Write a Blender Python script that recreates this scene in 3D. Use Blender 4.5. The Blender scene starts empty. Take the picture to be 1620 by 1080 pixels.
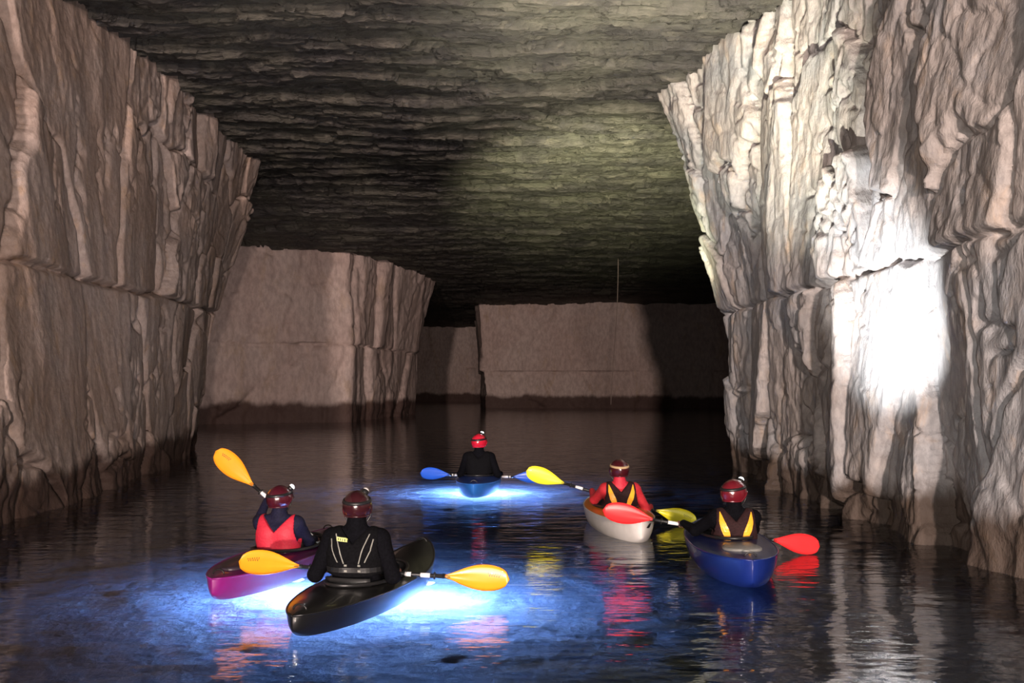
import bpy, math, random
import numpy as np
from mathutils import Vector, Matrix, Quaternion

random.seed(7)
rng = np.random.default_rng(11)
scene = bpy.context.scene
C = scene.collection
PI = math.pi

# ------------------------------------------------------------------ camera
F = 1600.0            # focal length in pixels of the 1620 px wide frame
CAM_H = 1.58          # eye height above the water
HOR = 610.0           # pixel row of the horizon
cam = bpy.data.cameras.new('camera')
cam.sensor_width = 36.0
cam.lens = 36.0 * F / 1620.0
cam.shift_y = (HOR - 540.0) / 1620.0
cam.clip_end = 400
camo = bpy.data.objects.new('camera', cam)
camo.location = (0, 0, CAM_H)
camo.rotation_euler = (PI / 2, 0, 0)
C.objects.link(camo)
scene.camera = camo

# ------------------------------------------------------------------ view, world, large lights
scene.view_settings.view_transform = 'Standard'
scene.view_settings.look = 'None'
scene.view_settings.exposure = 0.0
scene.view_settings.gamma = 1.0
scene.view_settings.use_curve_mapping = False
try:
    scene.cycles.use_denoising = True
    scene.cycles.max_bounces = 8
    scene.cycles.caustics_reflective = False
    scene.cycles.caustics_refractive = False
    scene.cycles.sample_clamp_indirect = 300.0
except Exception:
    pass

world = bpy.data.worlds.new('cave_air')
world.use_nodes = True
world.node_tree.nodes['Background'].inputs[0].default_value = (0.55, 0.5, 0.48, 1)
world.node_tree.nodes['Background'].inputs[1].default_value = 0.004
scene.world = world


def lamp(name, kind, loc, power, color, radius=0.1, target=None, angle=None, blend=0.5, parent=None):
    l = bpy.data.lights.new(name, kind)
    l.energy = power
    l.color = color
    l.shadow_soft_size = radius
    if kind == 'SPOT':
        l.spot_size = math.radians(angle)
        l.spot_blend = blend
    o = bpy.data.objects.new(name, l)
    C.objects.link(o)
    o.location = loc
    if target is not None:
        o.rotation_euler = (Vector(target) - Vector(loc)).to_track_quat('-Z', 'Y').to_euler()
    return o


# three unseen fill spots added behind the camera, then the photographer's own lamp
lamp('added_rear_fill', 'SPOT', (-3.0, -42, 3.2), 105000, (1.0, 0.80, 0.70), 0.7, (-5, 50, 3.5), 40, 0.6)  # added fill from far back, so the distant pillars stay lit
lamp('added_left_wall_fill', 'SPOT', (3.2, -13, 3.0), 15500, (1.0, 0.79, 0.68), 0.25, (-7, 16, 3.2), 60, 0.8)  # added fill from the right, brightens the left wall
lamp('added_right_wall_fill', 'SPOT', (-4.5, -5, 3.0), 2600, (1.0, 0.86, 0.78), 0.15, (4.6, 10.5, 4.0), 58, 0.8)  # added fill from the left, brightens the right wall
lamp('camera_headlamp', 'POINT', (0.12, -0.1, 1.75), 800, (1.0, 0.95, 0.88), 0.04)


# ------------------------------------------------------------------ noise
def _hash(ix, iy, iz, seed):
    h = (ix.astype(np.int64) * 374761393 + iy.astype(np.int64) * 668265263 + iz.astype(np.int64) * 2147483647 + seed * 974711) & 0xFFFFFFFF
    h = ((h ^ (h >> 13)) * 1274126177) & 0xFFFFFFFF
    h = ((h ^ (h >> 16)) * 2246822519) & 0xFFFFFFFF
    return ((h ^ (h >> 15)) & 0xFFFFFF).astype(np.float64) / 0xFFFFFF


def vnoise(x, y, z, seed=0):
    ix, iy, iz = np.floor(x), np.floor(y), np.floor(z)
    fx, fy, fz = x - ix, y - iy, z - iz
    fx = fx ** 3 * (fx * (fx * 6 - 15) + 10)
    fy = fy ** 3 * (fy * (fy * 6 - 15) + 10)
    fz = fz ** 3 * (fz * (fz * 6 - 15) + 10)
    r = 0
    for dx in (0, 1):
        for dy in (0, 1):
            for dz in (0, 1):
                w = (fx if dx else 1 - fx) * (fy if dy else 1 - fy) * (fz if dz else 1 - fz)
                r = r + w * _hash(ix + dx, iy + dy, iz + dz, seed)
    return r * 2 - 1


def fbm(x, y, z, seed=0, octaves=4, gain=0.5):
    a, r, t = 1.0, 0, 0
    for o in range(octaves):
        r = r + a * vnoise(x, y, z, seed + o * 17)
        t += a
        a *= gain
        x, y, z = x * 2.03, y * 2.03, z * 2.03
    return r / t


def worley(x, y, seed=0):
    """2D cellular noise: distance to border (approx), random value of the cell, offset from the cell centre."""
    ix, iy = np.floor(x), np.floor(y)
    zero = np.zeros_like(ix)
    d1 = np.full(x.shape, 9.0)
    d2 = np.full(x.shape, 9.0)
    val = np.zeros(x.shape)
    ox = np.zeros(x.shape)
    oy = np.zeros(x.shape)
    for dx in (-1, 0, 1):
        for dy in (-1, 0, 1):
            cx, cy = ix + dx, iy + dy
            px = cx + _hash(cx, cy, zero, seed)
            py = cy + _hash(cx, cy, zero + 1, seed)
            d = np.hypot(x - px, y - py)
            v = _hash(cx, cy, zero + 2, seed)
            c = d < d1
            d2 = np.where(c, d1, np.minimum(d2, d))
            val = np.where(c, v, val)
            ox = np.where(c, x - px, ox)
            oy = np.where(c, y - py, oy)
            d1 = np.where(c, d, d1)
    return d2 - d1, val, ox, oy


def smooth(a, b, x):
    t = np.clip((x - a) / (b - a), 0, 1)
    return t * t * (3 - 2 * t)


# ------------------------------------------------------------------ materials
MATS = {}


def nodes_of(m):
    m.use_nodes = True
    return m.node_tree.nodes, m.node_tree.links


def mat(name, col, rough=0.6, metal=0.0, emit=0.0, var=0.12, scale=30.0, bump=0.0, coat=0.0, spec=0.5):
    if name in MATS:
        return MATS[name]
    m = bpy.data.materials.new(name)
    n, l = nodes_of(m)
    b = n['Principled BSDF']
    b.inputs['Roughness'].default_value = rough
    b.inputs['Metallic'].default_value = metal
    b.inputs['Specular IOR Level'].default_value = spec
    b.inputs['Coat Weight'].default_value = coat
    tc = n.new('ShaderNodeTexCoord')
    nz = n.new('ShaderNodeTexNoise')
    nz.inputs['Scale'].default_value = scale
    nz.inputs['Detail'].default_value = 3
    l.new(tc.outputs['Object'], nz.inputs['Vector'])
    r = n.new('ShaderNodeValToRGB')
    r.color_ramp.elements[0].position = 0.3
    r.color_ramp.elements[1].position = 0.7
    r.color_ramp.elements[0].color = tuple(c * (1 - var) for c in col) + (1,)
    r.color_ramp.elements[1].color = tuple(min(1, c * (1 + var)) for c in col) + (1,)
    l.new(nz.outputs['Fac'], r.inputs['Fac'])
    l.new(r.outputs['Color'], b.inputs['Base Color'])
    if bump:
        bp = n.new('ShaderNodeBump')
        bp.inputs['Strength'].default_value = bump
        bp.inputs['Distance'].default_value = 0.01
        l.new(nz.outputs['Fac'], bp.inputs['Height'])
        l.new(bp.outputs['Normal'], b.inputs['Normal'])
    if emit:
        b.inputs['Emission Color'].default_value = tuple(col) + (1,)
        b.inputs['Emission Strength'].default_value = emit
    MATS[name] = m
    return m


def rock_mat(name, c_a, c_b, c_c, band=0.55, streak=(1.0, 1.0, 0.5), bump=0.4, stain=(0.035, 0.02, 0.014), rough=0.75, scale=1.0):
    """Layered rock: three tones mixed by noise, a dark water stain with a ragged upper edge near the water line."""
    m = bpy.data.materials.new(name)
    n, l = nodes_of(m)
    b = n['Principled BSDF']
    b.inputs['Roughness'].default_value = rough
    b.inputs['Specular IOR Level'].default_value = 0.3
    tc = n.new('ShaderNodeTexCoord')
    mp = n.new('ShaderNodeMapping')
    mp.inputs['Scale'].default_value = streak
    l.new(tc.outputs['Object'], mp.inputs['Vector'])

    def noise(sc, det, vec, dist=0.0):
        q = n.new('ShaderNodeTexNoise')
        q.inputs['Scale'].default_value = sc
        q.inputs['Detail'].default_value = det
        q.inputs['Roughness'].default_value = 0.62
        q.inputs['Distortion'].default_value = dist
        l.new(vec, q.inputs['Vector'])
        return q
    n1 = noise(0.55 * scale, 5, tc.outputs['Object'])
    n2 = noise(3.2 * scale, 7, mp.outputs['Vector'], 0.6)
    n3 = noise(14 * scale, 6, mp.outputs['Vector'])

    def mix(a, bb, fac, mode='MIX'):
        q = n.new('ShaderNodeMix')
        q.data_type = 'RGBA'
        q.blend_type = mode
        if isinstance(fac, float):
            q.inputs[0].default_value = fac
        else:
            l.new(fac, q.inputs[0])
        for k, v in ((6, a), (7, bb)):
            if isinstance(v, tuple):
                q.inputs[k].default_value = v + (1,)
            else:
                l.new(v, q.inputs[k])
        return q.outputs[2]

    def ramp(sock, lo, hi, a=0.0, bb=1.0):
        q = n.new('ShaderNodeMapRange')
        q.interpolation_type = 'SMOOTHSTEP'
        for k, v in zip((1, 2, 3, 4), (lo, hi, a, bb)):
            q.inputs[k].default_value = v
        l.new(sock, q.inputs[0])
        return q.outputs[0]
    col = mix(c_a, c_b, ramp(n1.outputs['Fac'], 0.38, 0.62))
    col = mix(col, c_c, ramp(n2.outputs['Fac'], 0.52, 0.74, 0, 0.75))
    tone = n.new('ShaderNodeCombineColor')
    v = ramp(n3.outputs['Fac'], 0.3, 0.7, 0.8, 1.12)
    for k in range(3):
        l.new(v, tone.inputs[k])
    col = mix(col, tone.outputs[0], 1.0, 'MULTIPLY')
    # water stain
    sep = n.new('ShaderNodeSeparateXYZ')
    l.new(tc.outputs['Object'], sep.inputs[0])
    nv = noise(1.6 * scale, 5, mp.outputs['Vector'])
    ad = n.new('ShaderNodeMath')
    ad.operation = 'MULTIPLY_ADD'
    l.new(nv.outputs['Fac'], ad.inputs[0])
    ad.inputs[1].default_value = -0.9
    l.new(sep.outputs['Z'], ad.inputs[2])
    wet = ramp(ad.outputs[0], band - 0.72, band - 0.40, 0.90, 0.0)
    col = mix(col, stain, wet)
    l.new(col, b.inputs['Base Color'])
    bp = n.new('ShaderNodeBump')
    bp.inputs['Strength'].default_value = bump
    bp.inputs['Distance'].default_value = 0.05 / scale
    sm = n.new('ShaderNodeMath')
    sm.operation = 'MULTIPLY_ADD'
    l.new(n2.outputs['Fac'], sm.inputs[0])
    sm.inputs[1].default_value = 1.6
    l.new(n3.outputs['Fac'], sm.inputs[2])
    l.new(sm.outputs[0], bp.inputs['Height'])
    l.new(bp.outputs['Normal'], b.inputs['Normal'])
    return m


M_ROCK_R = rock_mat('rock_pale_grey_pink', (0.43, 0.385, 0.365), (0.35, 0.35, 0.365), (0.48, 0.37, 0.285), band=0.62, bump=0.55, stain=(0.060, 0.036, 0.022))
M_ROCK_L = rock_mat('rock_brown_pink', (0.37, 0.275, 0.235), (0.40, 0.325, 0.30), (0.41, 0.28, 0.195), band=0.66, streak=(1, 1, 0.75), bump=0.35, stain=(0.045, 0.022, 0.016))
M_ROCK_B = rock_mat('rock_far_pink', (0.44, 0.33, 0.30), (0.48, 0.38, 0.35), (0.40, 0.29, 0.22), band=0.95, scale=0.4, stain=(0.04, 0.016, 0.012))
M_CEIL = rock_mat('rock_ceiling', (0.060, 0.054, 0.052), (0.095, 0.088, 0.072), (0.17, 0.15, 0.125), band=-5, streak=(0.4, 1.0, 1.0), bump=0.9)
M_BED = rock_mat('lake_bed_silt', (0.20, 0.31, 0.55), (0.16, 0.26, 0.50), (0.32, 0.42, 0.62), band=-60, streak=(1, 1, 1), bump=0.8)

# ------------------------------------------------------------------ mesh helpers


def link(name, me, m=None, parent=None, loc=None):
    o = bpy.data.objects.new(name, me)
    C.objects.link(o)
    if m is not None:
        for q in (m if isinstance(m, (list, tuple)) else (m,)):
            me.materials.append(q)
    if parent is not None:
        o.parent = parent
    if loc is not None:
        o.location = loc
    return o


def mesh(name, v, f, sm=True):
    me = bpy.data.meshes.new(name)
    me.from_pydata([tuple(map(float, p)) for p in v], [], [tuple(map(int, q)) for q in f])
    if sm:
        me.polygons.foreach_set('use_smooth', [True] * len(me.polygons))
    me.update()
    return me


def mesh_np(name, V, Q, sm=True):
    """Fast mesh from numpy vertices (n,3) and quads (m,4)."""
    me = bpy.data.meshes.new(name)
    V = np.ascontiguousarray(V, dtype=np.float32)
    Q = np.ascontiguousarray(Q, dtype=np.int32)
    me.vertices.add(len(V))
    me.vertices.foreach_set('co', V.ravel())
    me.loops.add(Q.size)
    me.loops.foreach_set('vertex_index', Q.ravel())
    me.polygons.add(len(Q))
    me.polygons.foreach_set('loop_start', np.arange(0, Q.size, 4, dtype=np.int32))
    me.polygons.foreach_set('loop_total', np.full(len(Q), 4, dtype=np.int32))
    me.polygons.foreach_set('use_smooth', np.full(len(Q), sm))
    me.update(calc_edges=True)
    me.validate()
    return me


def empty(name, loc=(0, 0, 0), rz=0.0, parent=None):
    o = bpy.data.objects.new(name, None)
    o.empty_display_size = 0.2
    C.objects.link(o)
    o.location = loc
    o.rotation_euler = (0, 0, rz)
    if parent:
        o.parent = parent
    return o


def tag(o, label=None, cat=None, group=None, kind=None):
    for k, v in (('label', label), ('category', cat), ('group', group), ('kind', kind)):
        if v:
            o[k] = v
    return o


def tube(pts, rad, seg=10, closed=False, cap=True):
    pts = [Vector(p) for p in pts]
    n = len(pts)
    rads = rad if isinstance(rad, (list, tuple)) else [rad] * n
    V, Fc = [], []
    prev = None
    for i, p in enumerate(pts):
        if closed:
            t = (pts[(i + 1) % n] - pts[i - 1]).normalized()
        else:
            t = (pts[min(i + 1, n - 1)] - pts[max(i - 1, 0)]).normalized()
        if prev is None:
            a = t.orthogonal().normalized()
        else:
            a = (prev - t * prev.dot(t)).normalized()
        prev = a
        b = t.cross(a)
        for k in range(seg):
            w = 2 * PI * k / seg
            V.append(p + (a * math.cos(w) + b * math.sin(w)) * rads[i])
    m = n if closed else n - 1
    for i in range(m):
        for k in range(seg):
            j = (i + 1) % n
            Fc.append((i * seg + k, i * seg + (k + 1) % seg, j * seg + (k + 1) % seg, j * seg + k))
    if not closed and cap:
        Fc.append(tuple(range(seg))[::-1])
        Fc.append(tuple(range((n - 1) * seg, n * seg)))
    return V, Fc


# ------------------------------------------------------------------ rock walls
HC = 7.4     # ceiling height


def wall_grid(levels_z, stations, du, dz, ztop, zbot=-1.3, seg_du=None):
    """stations: rows of plan points, one (x, y) for each level. Returns u (m), z, positions and outward normals."""
    S = np.array(stations, float)                      # (ns, nl, 2)
    nl = S.shape[1]
    midl = S[:, nl // 2, :]
    seg = np.hypot(*(midl[1:] - midl[:-1]).T)
    cum = np.concatenate([[0], np.cumsum(seg)])
    us = []
    for i in range(len(seg)):
        d = seg_du[i] if seg_du else du
        k = max(2, int(round(seg[i] / d)))
        us.append(cum[i] + seg[i] * np.arange(k) / k)
    us = np.concatenate(us + [[cum[-1]]])
    zs = np.arange(zbot, ztop + dz, dz)
    P = np.zeros((len(us), len(zs), 2))
    # points along each level (softened corners)
    lev = np.zeros((len(us), nl, 2))
    fine = np.arange(-1.5, cum[-1] + 1.5, 0.02)
    ker = np.hanning(31)
    ker /= ker.sum()
    for k in range(nl):
        for c in range(2):
            y = np.interp(fine, cum, S[:, k, c])
            y = np.convolve(np.pad(y, 15, mode='edge'), ker, mode='valid')
            lev[:, k, c] = np.interp(us, fine, y)
    zl = np.array(levels_z, float)
    for j, z in enumerate(zs):
        k = int(np.clip(np.searchsorted(zl, z) - 1, 0, nl - 2))
        t = np.clip((z - zl[k]) / (zl[k + 1] - zl[k]), 0, 1)
        P[:, j, :] = lev[:, k, :] * (1 - t) + lev[:, k + 1, :] * t
    T = np.gradient(P, axis=0)
    T /= np.maximum(np.linalg.norm(T, axis=2, keepdims=True), 1e-9)
    return us, zs, P, T, cum


def make_wall(name, label, m, levels_z, stations, du, dz, seam, cell=(0.9, 1.7), amp=1.0, seeds=(), side=1, seed=0,
              seg_du=None, split=True, fine=1.0, groove=1.0, fibre=1.0, seam_depth=0.15, lean=0.045, piece='rock_slab', ztop=HC + 0.35, u_skip=None):
    us, zs, P, T, cum = wall_grid(levels_z, stations, du, dz, ztop, seg_du=seg_du)
    Nx, Ny = -T[..., 1] * side, T[..., 0] * side       # towards the open water
    U, Z = np.meshgrid(us, zs, indexing='ij')
    sx, sy = P[..., 0], P[..., 1]
    one = np.full_like(U, 3.7 + seed)
    # bedding seam between the upper and the lower bed
    zs_line = seam(U) + 0.10 * fbm(U * 0.8, one, one, seed + 3, 3) + 0.03 * fbm(U * 6, one, one, seed + 4, 2)
    up = Z > zs_line
    # ragged slab outlines
    wu = U + cell[0] * (0.34 * fbm(U * 1.1 / cell[0], Z * 0.8 / cell[0], one, seed + 5, 4) + 0.02 * fbm(U * 5, Z * 3, one, seed + 6, 2))
    wz = Z + cell[1] * 0.30 * fbm(U * 1.6 / cell[0], Z * 1.1 / cell[0], one, seed + 7, 4)
    # slab seeds: jittered, plus the big slabs that can be made out one by one
    r = np.random.default_rng(seed + 100)
    S = []
    z_s = float(np.mean(seam(us)))
    for lo, hi, bed in ((-0.6, z_s, 0), (z_s, HC + 0.2, 1)):
        nz = max(1, int(round((hi - lo) / cell[1])))
        nu = int(cum[-1] / cell[0])
        for i in range(nu):
            for j in range(nz):
                u = (i + 0.5 + r.uniform(-0.42, 0.42) + 0.5 * (j % 2)) * cell[0]
                z = lo + (j + 0.5 + r.uniform(-0.36, 0.36)) * (hi - lo) / nz
                S.append([u, z, bed, 0.0])
    big = []
    for (yy, zz, rad, off) in seeds:
        u = float(np.interp(yy, np.array(stations)[:, 1, 1], cum)) if yy < 1e6 else 0
        big.append([u, zz, 1 if zz > float(seam(np.array([u]))[0]) else 0, rad, off])
    S = [s for s in S if all(math.hypot((s[0] - b[0]) / 1.0, (s[1] - b[1]) / 1.5) > b[3] * 0.9 for b in big)]
    offs = list(r.uniform(-1, 1, len(S))) + [b[4] for b in big]
    S = S + [b[:4] for b in big]
    S = np.array(S)
    offs = np.array(offs)
    tu = r.normal(0, 1, len(S))
    tz = r.normal(0, 1, len(S))
    d1 = np.full(U.shape, 99.0)
    d2 = np.full(U.shape, 99.0)
    idx = np.zeros(U.shape, int)
    for k, s in enumerate(S):
        d = np.hypot((wu - s[0]) / cell[0], (wz - s[1]) / cell[1]) - s[3] * 0.55
        d = d + np.where(up == bool(s[2]), 0, 50)
        c = d < d1
        d2 = np.where(c, d1, np.minimum(d2, d))
        idx = np.where(c, k, idx)
        d1 = np.where(c, d, d1)
    edge = d2 - d1
    du_, dz_ = U - S[idx, 0], Z - S[idx, 1]
    disp = amp * (0.12 * offs[idx] + np.clip(0.15 * tu[idx] * du_, -0.14, 0.14) + np.clip(0.05 * tz[idx] * dz_, -0.09, 0.09))
    disp -= groove * amp * 0.17 * (1 - smooth(0.0, 0.10, edge)) * (0.45 + 0.55 * smooth(-0.3, 0.4, fbm(U * 0.9, Z * 0.9, one, seed + 8, 2)))
    # smaller flakes, slender and upright, stronger towards the ceiling
    rough_up = np.clip(0.55 + 0.45 * smooth(0.3, 1.0, Z / HC) + 1.3 * fbm(U * 0.6 / fine, Z * 0.45 / fine, one, seed + 9, 3), 0.08, 1.4)
    rough_up = np.where(np.isin(idx, np.arange(len(S) - len(big), len(S))), rough_up * 0.35, rough_up)
    rough_up = fibre * rough_up + 0.55 * np.exp(-((Z - 0.3) / 0.5) ** 2)
    for (cu, cz, a, sd) in ((0.40, 0.85, 0.085, 21), (0.16, 0.34, 0.030, 31)):
        e, v, ox, oz = worley((wu + 0.12 * fbm(U * 3, Z * 2, one, seed + sd + 1, 3)) / (cu * fine), (wz + 0.1 * fbm(U * 4, Z * 1.5, one, seed + sd + 2, 2)) / (cz * fine), seed + sd)
        disp += amp * a * fine ** 0.5 * rough_up * ((v - 0.5) * 1.3 + (v - 0.5) * 1.5 * ox - 0.6 * (1 - smooth(0.0, 0.14, e)))
    disp += amp * 0.22 * fbm(U * 0.33, Z * 0.14, one, seed + 10, 3)
    disp += amp * 0.07 * fbm(U * 1.9 / fine, Z * 0.8 / fine, one, seed + 11, 4)
    cr = fbm(U * 1.1 / fine + 0.4 * fbm(U * 3, Z * 2, one, seed + 17, 2), Z * 0.42 / fine, one, seed + 16, 4)
    disp -= groove * amp * 0.07 * np.exp(-(cr / 0.022) ** 2) * smooth(-0.1, 0.3, fbm(U * 0.7, Z * 0.7, one, seed + 18, 2))
    disp += amp * 0.016 * fbm(U * 14 / fine, Z * 5 / fine, one, seed + 12, 2)
    # the seam: a groove, the upper bed standing a little proud
    disp += np.where(up, lean, 0.0) * amp * (1 - 0.6 * smooth(0.0, 2.5, Z - zs_line))
    gw = 0.038 + 0.02 * fbm(U * 1.3, one, one, seed + 13, 2)
    disp -= seam_depth * np.exp(-((Z - zs_line) / gw) ** 2) * (0.75 + 0.5 * fbm(U * 0.7, one, one, seed + 14, 2))
    # worn toe at the water line
    disp -= 0.10 * amp * np.exp(-((Z - 0.1) / 0.28) ** 2) * (0.6 + fbm(U * 1.7, one, one, seed + 15, 3))
    for _ in range(1):
        dp = np.pad(disp, ((1, 1), (0, 0)), mode='edge')
        disp = 0.25 * dp[:-2] + 0.5 * dp[1:-1] + 0.25 * dp[2:]
    X = sx + Nx * disp
    Y = sy + Ny * disp
    V = np.stack([X, Y, Z], -1)
    nu, nz = U.shape
    root = empty(name)
    tag(root, label, None, None, 'structure')
    I = np.arange(nu * nz).reshape(nu, nz)
    Q = np.stack([I[:-1, :-1], I[1:, :-1], I[1:, 1:], I[:-1, 1:]], -1).reshape(-1, 4)
    if side < 0:
        Q = Q[:, ::-1]
    Vf = V.reshape(-1, 3)
    qi = idx[:-1, :-1].reshape(-1)
    if not split:
        qi = (up[:-1, :-1].reshape(-1)).astype(int)
    for k in np.unique(qi):
        q = Q[qi == k]
        if len(q) < 6:
            continue
        u_, inv = np.unique(q, return_inverse=True)
        me = mesh_np(piece, Vf[u_], inv.reshape(-1, 4))
        link(piece, me, m, root)
    return root


def wall_pt(px, py, x):
    """Depth and height on a wall standing at sideways distance x, from where it shows."""
    d = x * F / (px - 810.0)
    return d, CAM_H - (py - HOR) / F * d


right_seeds = []
for (px, py, rad, off) in ((1508, 165, 1.1, 0.9), (1515, 320, 1.2, 0.7), (1400, 200, 0.5, 0.8), (1600, 300, 0.9, 0.4),
                           (1440, 300, 0.6, 0.1), (1290, 230, 0.6, -0.3), (1200, 160, 0.8, 0.6), (1235, 350, 0.9, 0.1),
                           (1390, 540, 1.0, 0.5), (1560, 500, 1.3, 0.4), (1500, 620, 1.1, -0.5), (1330, 640, 0.7, 0.5),
                           (1200, 560, 0.8, 0.1), (1440, 700, 0.8, 0.3), (1590, 720, 0.9, 0.5), (1255, 600, 0.6, -0.5)):
    d, z = wall_pt(px, py, 4.15)
    right_seeds.append((d, z, rad, off))
left_seeds = []
for (px, py, rad, off) in ((150, 180, 2.2, 0.5), (90, 330, 1.4, 0.4), (60, 560, 1.6, 0.3), (230, 330, 1.0, 0.2), (170, 560, 1.2, 0.5),
                           (270, 560, 1.1, 0.2), (230, 600, 0.8, -0.6), (330, 400, 1.0, 0.3)):
    d, z = wall_pt(px, py, -6.4)
    left_seeds.append((d, z, rad, off))

make_wall('wall_right', 'pale fractured rock pillar lit by a bright beam on the right side', M_ROCK_R, (0, 3, HC),
          [[(4.9, 2), (4.9, 2), (5.0, 2)], [(4.5, 7.4), (4.5, 7.4), (4.7, 7.4)], [(4.32, 9.2), (4.35, 9.2), (4.6, 9.2)],
           [(3.95, 12), (4.12, 12), (4.5, 12)], [(4.0, 15.3), (4.02, 15.3), (4.15, 15.3)],
           [(4.12, 19.3), (4.05, 19.4), (3.0, 20.2)], [(5.3, 20.8), (5.2, 20.8), (4.2, 21.6)], [(15, 22.5), (15, 22.5), (14, 23)]],
          0.026, 0.028, lambda u: 2.95 + 0 * u, cell=(0.95, 1.75), groove=1.35, fibre=1.15, seeds=right_seeds, side=1, seed=1,
          seg_du=[0.06, 0.03, 0.022, 0.026, 0.034, 0.03, 0.2])
make_wall('wall_left', 'brown layered rock pillar with a long horizontal crack on the left side', M_ROCK_L, (0, 3.2, HC),
          [[(-5.7, 3), (-6.0, 3), (-6.6, 3)], [(-5.75, 10), (-6.05, 10), (-6.6, 10)], [(-5.85, 14), (-6.2, 14), (-6.75, 14)],
           [(-6.4, 18), (-6.55, 18), (-6.7, 18)], [(-7.4, 23), (-7.05, 23), (-6.6, 23)],
           [(-8.35, 26.3), (-7.75, 26.3), (-6.5, 26.3)], [(-9.6, 27.6), (-9.2, 27.6), (-8.0, 27.6)], [(-22, 29), (-22, 29), (-21, 29)]],
          0.04, 0.034, lambda u: 3.1 + 0.022 * np.clip(u - 8, 0, 17), cell=(1.25, 1.7), amp=0.60, groove=2.1, fibre=0.7, seeds=left_seeds, side=-1, seed=40,
          seg_du=[0.12, 0.035, 0.035, 0.04, 0.04, 0.04, 0.3], seam_depth=0.26)
make_wall('wall_back', 'smooth pink rock pillar beyond the left pillar', M_ROCK_B, (0, 3.4, HC),
          [[(-30, 37), (-30, 37), (-30, 37)], [(-13.5, 41), (-13.5, 41), (-13.2, 41)], [(-7.1, 44), (-7.0, 44), (-6.9, 44)],
           [(-5.4, 56), (-5.1, 56), (-4.3, 56.5)], [(-7, 59), (-7, 59), (-6.4, 59)], [(-30, 62), (-30, 62), (-30, 62)]],
          0.1, 0.085, lambda u: 3.35 + 0 * u, cell=(3.4, 3.4), amp=0.9, side=-1, seed=70,
          seg_du=[0.4, 0.09, 0.1, 0.2, 0.5], fine=2.2, seam_depth=0.2, split=False, lean=0.05, piece='rock_bed')
make_wall('wall_far', 'dim rock pillar across the end of the flooded passage', M_ROCK_B, (0, 3.0, HC),
          [[(-2.9, 96), (-2.9, 96), (-3.2, 96)], [(-2.0, 72), (-2.1, 72), (-2.45, 72)], [(16, 71), (16, 71), (16, 71)], [(40, 70), (40, 70), (40, 70)]],
          0.16, 0.11, lambda u: 2.6 + 0 * u, cell=(4, 3.4), amp=0.7, side=-1, seed=90, seg_du=[0.4, 0.13, 0.5], fine=2.6,
          split=False, lean=0.25, seam_depth=0.1, piece='rock_bed')
make_wall('wall_end', 'farthest rock face seen through the narrow gap between pillars', M_ROCK_B, (0, 3.4, HC),
          [[(-40, 100), (-40, 100), (-40, 100)], [(-10, 99), (-10, 99), (-10, 99)], [(6, 98), (6, 98), (6, 98)]],
          0.3, 0.15, lambda u: 3.3 + 0 * u, cell=(4, 3.4), amp=0.7, side=-1, seed=95, seg_du=[1.0, 0.2], fine=2.6, split=False, piece='rock_bed')


# ------------------------------------------------------------------ ceiling
def make_ceiling():
    xs = np.concatenate([np.arange(-32, -11, 0.6), np.arange(-11, 7, 0.05), np.arange(7, 34, 0.6)])
    ys = [1.0]
    while ys[-1] < 104:
        y = ys[-1]
        ys.append(y + (0.10 if y < 12 else max(0.028, 0.00012 * y * y)))
    ys = np.array(ys)
    X, Y = np.meshgrid(xs, ys, indexing='ij')
    o = np.full_like(X, 1.3)
    wx = X + 0.5 * fbm(X * 0.5, Y * 0.8, o, 201, 3)
    wy = Y + 0.35 * fbm(X * 0.35, Y * 0.9, o, 202, 3)
    h = 0.22 * fbm(X * 0.16, Y * 0.22, o, 203, 3)
    for (cx, cy, a, sd) in ((1.9, 0.8, 0.14, 211), (0.75, 0.32, 0.085, 221), (0.32, 0.13, 0.035, 231)):
        e, v, ox, oy = worley(wx / cx, wy / cy, sd)
        h += a * ((v - 0.5) + (0.35 + v) * 0.9 * oy)
    h += 0.05 * fbm(X * 0.9, Y * 3.2, o, 241, 4)
    h += 0.012 * fbm(X * 6, Y * 16, o, 242, 2)
    V = np.stack([X, Y, HC + h * 0.9], -1).reshape(-1, 3)
    nx, ny = X.shape
    I = np.arange(nx * ny).reshape(nx, ny)
    Q = np.stack([I[:-1, :-1], I[:-1, 1:], I[1:, 1:], I[1:, :-1]], -1).reshape(-1, 4)
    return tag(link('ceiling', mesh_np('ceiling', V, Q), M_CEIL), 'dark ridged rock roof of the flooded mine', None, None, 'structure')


make_ceiling()


# ------------------------------------------------------------------ lake bed and water
def make_bed():
    xs = np.concatenate([np.arange(-32, -8, 0.8), np.arange(-8, 6, 0.07), np.arange(6, 34, 0.8)])
    ys = np.concatenate([np.arange(-6, 3, 0.4), np.arange(3, 24, 0.07), np.arange(24, 104, 0.9)])
    X, Y = np.meshgrid(xs, ys, indexing='ij')
    o = np.full_like(X, 5.1)
    e, v, ox, oy = worley(X * 1.8 + 0.3 * fbm(X * 2, Y * 2, o, 301, 2), Y * 1.8, 302)
    Z = -0.72 + 0.08 * fbm(X * 0.7, Y * 0.7, o, 303, 4) + 0.03 * (v - 0.5) * smooth(0.0, 0.25, e) + 0.03 * fbm(X * 5, Y * 5, o, 304, 3)
    V = np.stack([X, Y, Z], -1).reshape(-1, 3)
    nx, ny = X.shape
    I = np.arange(nx * ny).reshape(nx, ny)
    Q = np.stack([I[:-1, :-1], I[1:, :-1], I[1:, 1:], I[:-1, 1:]], -1).reshape(-1, 4)
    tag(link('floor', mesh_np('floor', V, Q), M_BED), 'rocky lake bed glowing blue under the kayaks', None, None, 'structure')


make_bed()


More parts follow.
